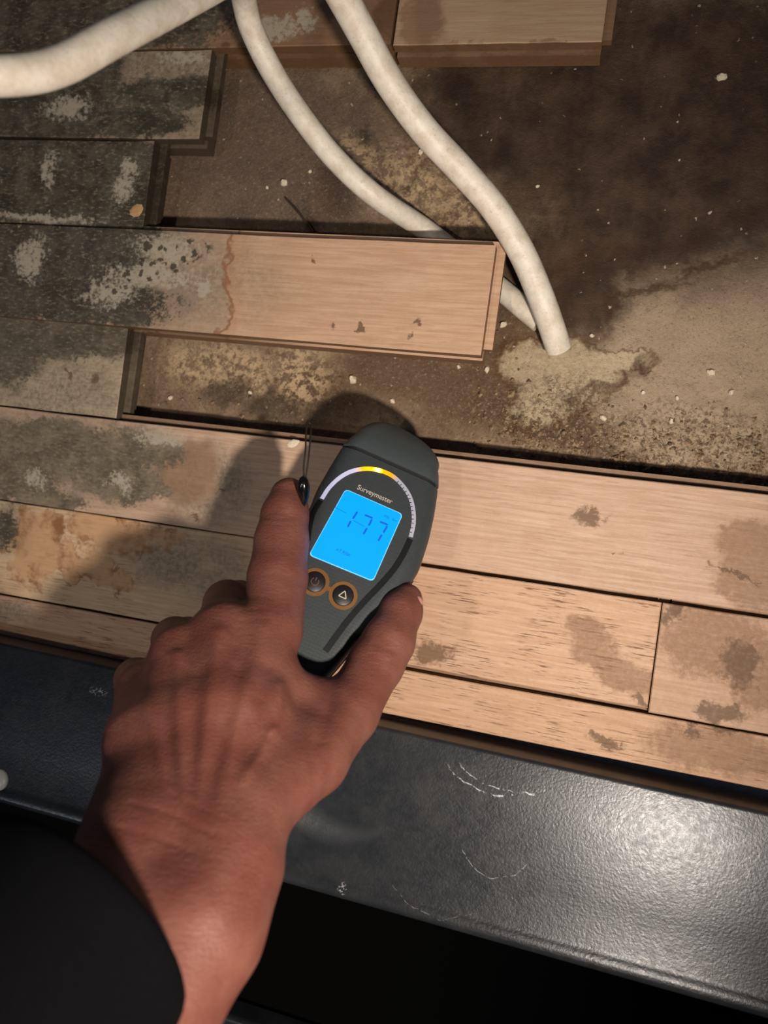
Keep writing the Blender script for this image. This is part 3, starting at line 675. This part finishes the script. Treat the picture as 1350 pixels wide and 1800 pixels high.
# relief on the back of the hand: tendons, veins, knuckle creases (offsets along the normal)
nrm = np.zeros_like(hv); fa = np.cross(hv[hq[:, 2]]-hv[hq[:, 0]], hv[hq[:, 3]]-hv[hq[:, 1]])
for k in range(4): np.add.at(nrm, hq[:, k], fa)
nrm /= np.linalg.norm(nrm, axis=1)[:, None]
PX = np.stack([CX+F*hv[:, 0]/-hv[:, 2], CY-F*hv[:, 1]/-hv[:, 2]], 1)
def pline(pts):
    d = np.full(len(PX), 1e9)
    for a, b in zip(pts[:-1], pts[1:]):
        a, b = np.array(a, float), np.array(b, float); ab = b-a; t = np.clip((PX-a)@ab/(ab@ab), 0, 1)
        d = np.minimum(d, np.linalg.norm(PX-a-t[:, None]*ab, axis=1))
    return d
front = np.clip((nrm*(-hv/np.linalg.norm(hv, axis=1)[:, None])).sum(1)*2-.3, 0, 1)
disp_ = np.zeros(len(hv))
fade = np.clip((1440-PX[:, 1])/110, 0, 1)
for pts, amp, sig in (
    ([(462, 1110), (430, 1230), (385, 1400)], .9, 15), ([(385, 1115), (366, 1250), (350, 1400)], 1.0, 13),
    ([(312, 1155), (316, 1270), (323, 1400)], .95, 12), ([(250, 1215), (276, 1310), (298, 1400)], .8, 12),
    ([(420, 1180), (396, 1280), (370, 1390)], -.5, 15), ([(346, 1190), (341, 1280), (337, 1390)], -.5, 13), ([(283, 1230), (296, 1310), (310, 1390)], -.45, 12),
    ([(492, 1205), (487, 1245), (478, 1285)], 1.5, 11), ([(478, 1285), (455, 1330), (425, 1375)], .8, 10), ([(470, 1175), (462, 1225)], -.9, 15),
    ([(440, 1095), (470, 1090)], .9, 24), ([(378, 1105), (390, 1108)], .8, 20), ([(305, 1150), (315, 1152)], .8, 18),
    ([(580, 1185), (578, 1240), (565, 1300)], -1.1, 14), ([(560, 1450), (525, 1480)], .6, 18)):
    disp_ += amp*np.exp(-(pline(pts)/sig)**2)*fade
for pts, amp, sig in (
    ([(462, 908), (490, 912), (515, 908)], -.35, 2.6), ([(460, 920), (500, 923)], -.25, 2.4), ([(470, 900), (505, 902)], -.25, 2.4),
    ([(420, 1055), (450, 1048), (470, 1050)], -.3, 3), ([(415, 1075), (470, 1070)], -.3, 3), ([(420, 1092), (475, 1090)], -.25, 3),
    ([(655, 1130), (690, 1145), (715, 1150)], -.3, 3), ([(650, 1150), (700, 1170)], -.25, 3),
    ([(230, 1410), (300, 1430), (380, 1470)], -.5, 5), ([(190, 1450), (270, 1470), (340, 1500)], -.4, 5), ([(300, 1395), (350, 1420), (400, 1440)], -.35, 4)):
    disp_ += .6*amp*np.exp(-(pline(pts)/sig)**2)
hv = hv+nrm*(disp_*front)[:, None]
hw = CAM+(hv*.001)@ROT.T
def skin_material():
    g = G('skin'); co = g.pos(); n1 = g.noise(co, .06, 4, .6); n2 = g.noise(co, .8, 4, .6); n3 = g.n('ShaderNodeTexVoronoi', {'Vector': co, 'Scale': 1.1})
    c = g.mix(g.sstep(n1, .3, .7), S(124, 79, 66), S(108, 61, 50))
    c = g.mix(g.sstep(n2, .5, .75, 0, .3), c, S(116, 62, 50))
    g.set(Base_Color=c, Roughness=.52, Specular_IOR_Level=.38, Subsurface_Weight=.12, Subsurface_Scale=.003)
    g.b.inputs['Subsurface Radius'].default_value = (1., .35, .2)
    cr = g.noise(g.vmul(co, (.18, .9, .4)), 1., 5, .7)
    g.bump(g.ma('ADD', g.ma('MULTIPLY', cr, 1.6), g.ma('ADD', n2, g.ma('MULTIPLY', n3, .5))), .34, .0007); return g.m
SKIN = skin_material()
person = tag(empty('person', tuple(CAM+ROT@(K(320, 1450, .285)*.001))), 'left hand and forearm in a black sleeve gripping the damp meter', 'person')
pinv = -np.array(person.location)
hand = link('hand', mesh('hand', hw+pinv, hq), SKIN, person, True)
# thumb nail, seen from its edge
NAIL = plain('finger_nail', S(206, 150, 130), .3)
def nail(c0, d_len, d_wid, up, L, Wd, name='fingernail'):
    vv = []; nu, nv = 9, 9
    for i in range(nu):
        for j in range(nv):
            s = i/(nu-1)*2-1; t = j/(nv-1)*2-1
            k = math.sqrt(max(0, 1-.55*max(0, abs(t)-.3)**2/.49)); vv.append(c0+d_len*L/2*t+d_wid*Wd/2*s*k-up*(Wd*.32*s*s+L*.06*t*t))
    ff = [(i*nv+j, (i+1)*nv+j, (i+1)*nv+j+1, i*nv+j+1) for i in range(nu-1) for j in range(nv-1)]
    n = len(vv); vv += [p-up*.6 for p in vv]; ff += [tuple(x+n for x in q[::-1]) for q in ff]
    ring = [i*nv for i in range(nu)]+[(nu-1)*nv+j for j in range(1, nv)]+[i*nv+nv-1 for i in range(nu-2, -1, -1)]+[j for j in range(nv-2, 0, -1)]
    ff += [(ring[k], ring[(k+1) % len(ring)], ring[(k+1) % len(ring)]+n, ring[k]+n) for k in range(len(ring))]
    vw = [CAM+ROT@(p*.001)+pinv for p in vv]
    return link(name, mesh(name, vw, ff), NAIL, person, True)
def unit(a): return a/np.linalg.norm(a)
tl = unit(K(716, 1052, .372)-K(683, 1128, .358)); tu = unit(np.array([.92, .28, .35])); tu = unit(tu-tl*(tu@tl)); tw = np.cross(tl, tu)
nail(K(708, 1068, .369)+tu*9.6, tl, tw, tu, 12, 12)

# sleeve
CLOTH = None
g = G('black_cloth'); P = g.pos(); n = g.noise(P, .5, 4); wv = g.noise(g.vmul(P, (3., 3., 3.)), 1., 2)
g.set(Base_Color=g.mix(n, (.0022, .0022, .0026, 1), (.004, .004, .005, 1)), Roughness=.98, Specular_IOR_Level=.05); g.bump(wv, .3, .0006); CLOTH = g.m
nn = unit(np.array([.35, .35, -.87])); e1 = unit(np.cross(nn, [0, 0, 1.])); e2 = np.cross(nn, e1); C0 = K(80, 1660, .23)
rings = []
for (s, R_) in ((7, 45.0), (2, 45.5), (-1, 46.5), (-1.6, 48), (-.6, 49.4), (2, 50.2), (6, 50.4), (12, 50), (20, 50.5), (40, 52), (70, 54), (110, 56), (150, 58)):
    ring = []
    for a in np.linspace(0, 2*math.pi, 56, endpoint=False):
        wob = 1+.018*math.sin(3*a+s*.06)+.012*math.sin(5*a-s*.1)+(.02*math.sin(s*.16+2*a) if s > 15 else 0)
        p = C0-nn*s+R_*wob*(math.cos(a)*e1+math.sin(a)*e2); ring.append(CAM+ROT@(p*.001)+pinv)
    rings.append(ring)
v, f = loft(rings, True, False); so = link('sleeve', mesh('sleeve', v, f), CLOTH, person, True); so['label'] = 'black cloth sleeve cuff'

# ================================================================== CRUMBS AND FLAKES
def flake(name, px, py, z, r, mat, label, cat, group=None, thick=.3, squash=.6, rot=0.):
    c = at(px, py, z); rg = random.Random(px*7+py); n = 9; k = r*.32e-3; v = []
    for lv_ in (0, 1, 2):
        for i in range(n):
            a = 2*math.pi*i/n; q = (1, .95, .5)[lv_]*k*rg.uniform(.7, 1.1); x, y = q*math.cos(a), q*squash*math.sin(a)
            v.append((c[0]+x*math.cos(rot)-y*math.sin(rot), c[1]+x*math.sin(rot)+y*math.cos(rot), c[2]+lv_*.5*thick*k*1.2+rg.uniform(0, .1)*k*thick))
    v = np.array(v); f = [(l*n+i, l*n+(i+1) % n, (l+1)*n+(i+1) % n, (l+1)*n+i) for l in (0, 1) for i in range(n)]+[tuple(range(n))[::-1], tuple(range(2*n, 3*n))]
    o = link(name, mesh(name, v-c, f), mat); o.location = tuple(c); return tag(o, label, cat, group)
def sub_z(px, py):
    c = at(px, py, ZS); i = int(np.argmin(abs(xs-c[0]))); j = int(np.argmin(abs(ys-c[1]))); return float(Zf[max(0, j-1):j+2, max(0, i-1):i+2].max())-.0002
CHIP = plain('pale_plaster', S(226, 212, 186), .8); ORG = plain('ochre_flake', S(190, 150, 104), .8); WOODC = plain('dark_splinter', S(58, 42, 28), .8)
for i, (x, y, r) in enumerate(((500, 322, 9), (884, 571, 8), (856, 650, 7), (620, 667, 10), (1250, 655, 8), (945, 328, 4), (740, 268, 7), (1190, 700, 5), (690, 705, 6), (1268, 137, 9), (545, 302, 4), (470, 330, 4), (806, 645, 5), (1040, 590, 5), (1130, 690, 5), (1285, 690, 6), (1180, 740, 6), (1060, 735, 7), (440, 690, 5), (300, 700, 6))):
    lab = {0: 'pale plaster crumb in the dark bay left of the looping cable', 1: 'pale plaster crumb beside the right end of the loose board', 2: 'pale plaster crumb below the corner of the loose board',
           3: 'pale plaster crumb between the loose board and the top of the meter', 4: 'pale plaster crumb right of the pale star-shaped salt patch', 6: 'pale plaster crumb against the left side of the hanging cable',
           9: 'pale plaster crumb alone on the dark brown subfloor at the upper right', 19: 'pale plaster crumb near the end of the mouldy board left of the meter'}.get(i, 'tiny pale plaster crumb scattered on the stained subfloor')
    flake('plaster_crumb', x, y, sub_z(x, y), r, CHIP, lab, 'crumb', 'plaster crumbs on the subfloor', .8, .75, i*.7)
flake('ochre_flake', 240, 370, -.0002, 16, ORG, 'ochre yellow flake lying on a mouldy board by its end', 'flake', None, .12, .8, .3)
flake('paint_flake', 516, 779, .0004, 12, CHIP, 'small pale triangular flake on the board beside the meter', 'flake', None, .12, .6, .5)
flake('paint_flake', 362, 516, .0003, 15, CHIP, 'pale flake on the loose board near the mould spots', 'flake', None, .08, .55, .4)
for j, (a, b) in enumerate((((505, 352), (550, 410)), ((1385, 700), (1440, 720)))):
    if j: break
    A = at(*a, ZS)+np.array([0, 0, .0022]); B = at(*b, ZS)+np.array([0, 0, .0024]); pth = catmull([A, (A*.5+B*.5)+np.array([.0008, .0006, .0003]), B], 8)
    v, f = tube(pth, lambda t: .0009*(1-.7*abs(t-.4)), 7); tag(link('splinter', mesh('splinter', v, f), WOODC), 'thin dark wood splinter on the subfloor behind the loose board', 'splinter')
# loose rubble along the edge of the front boards
rv_, rf_ = [], []
rg = random.Random(3)
for i in range(420):
    z = rg.random()
    if z < .86: px, py = rg.uniform(830, 1420), 0; py = 700+(px-780)*.13+rg.gauss(40, 35); py = min(py, 778+(px-780)*.135)
    elif z < .95: px, py = rg.gauss(470, 110), rg.gauss(690, 30); py = min(py, 740); px = max(px, 290)
    else: px, py = rg.gauss(870, 60), rg.gauss(620, 60)
    c = at(px, py, ZS); ii = int(np.argmin(abs(xs-c[0]))); jj = int(np.argmin(abs(ys-c[1]))); s = abs(rg.gauss(0, .0008))+.0004
    b = len(rv_)
    o6 = [(1, 0, 0), (-1, 0, 0), (0, 1, 0), (0, -1, 0), (0, 0, .8), (0, 0, -.8)]
    th = rg.uniform(0, 3.1)
    for q in o6:
        k = s*rg.uniform(.6, 1.3); x, y = q[0]*math.cos(th)-q[1]*math.sin(th), q[0]*math.sin(th)+q[1]*math.cos(th)
        rv_.append((c[0]+x*k, c[1]+y*k, Zf[jj, ii]+s*.35+q[2]*k))
    rf_ += [(b, b+2, b+4), (b+2, b+1, b+4), (b+1, b+3, b+4), (b+3, b, b+4), (b+2, b, b+5), (b+1, b+2, b+5), (b+3, b+1, b+5), (b, b+3, b+5)]
g = G('rubble'); P = g.pos(); n = g.noise(P, .5, 3); g.set(Base_Color=g.mix(g.sstep(n, .35, .65), S(84, 64, 44), S(160, 134, 102)), Roughness=.85)
tag(link('rubble', mesh('rubble', rv_, rf_), g.m), 'loose crumbly rubble on the subfloor along the front boards', 'rubble', None, 'stuff')
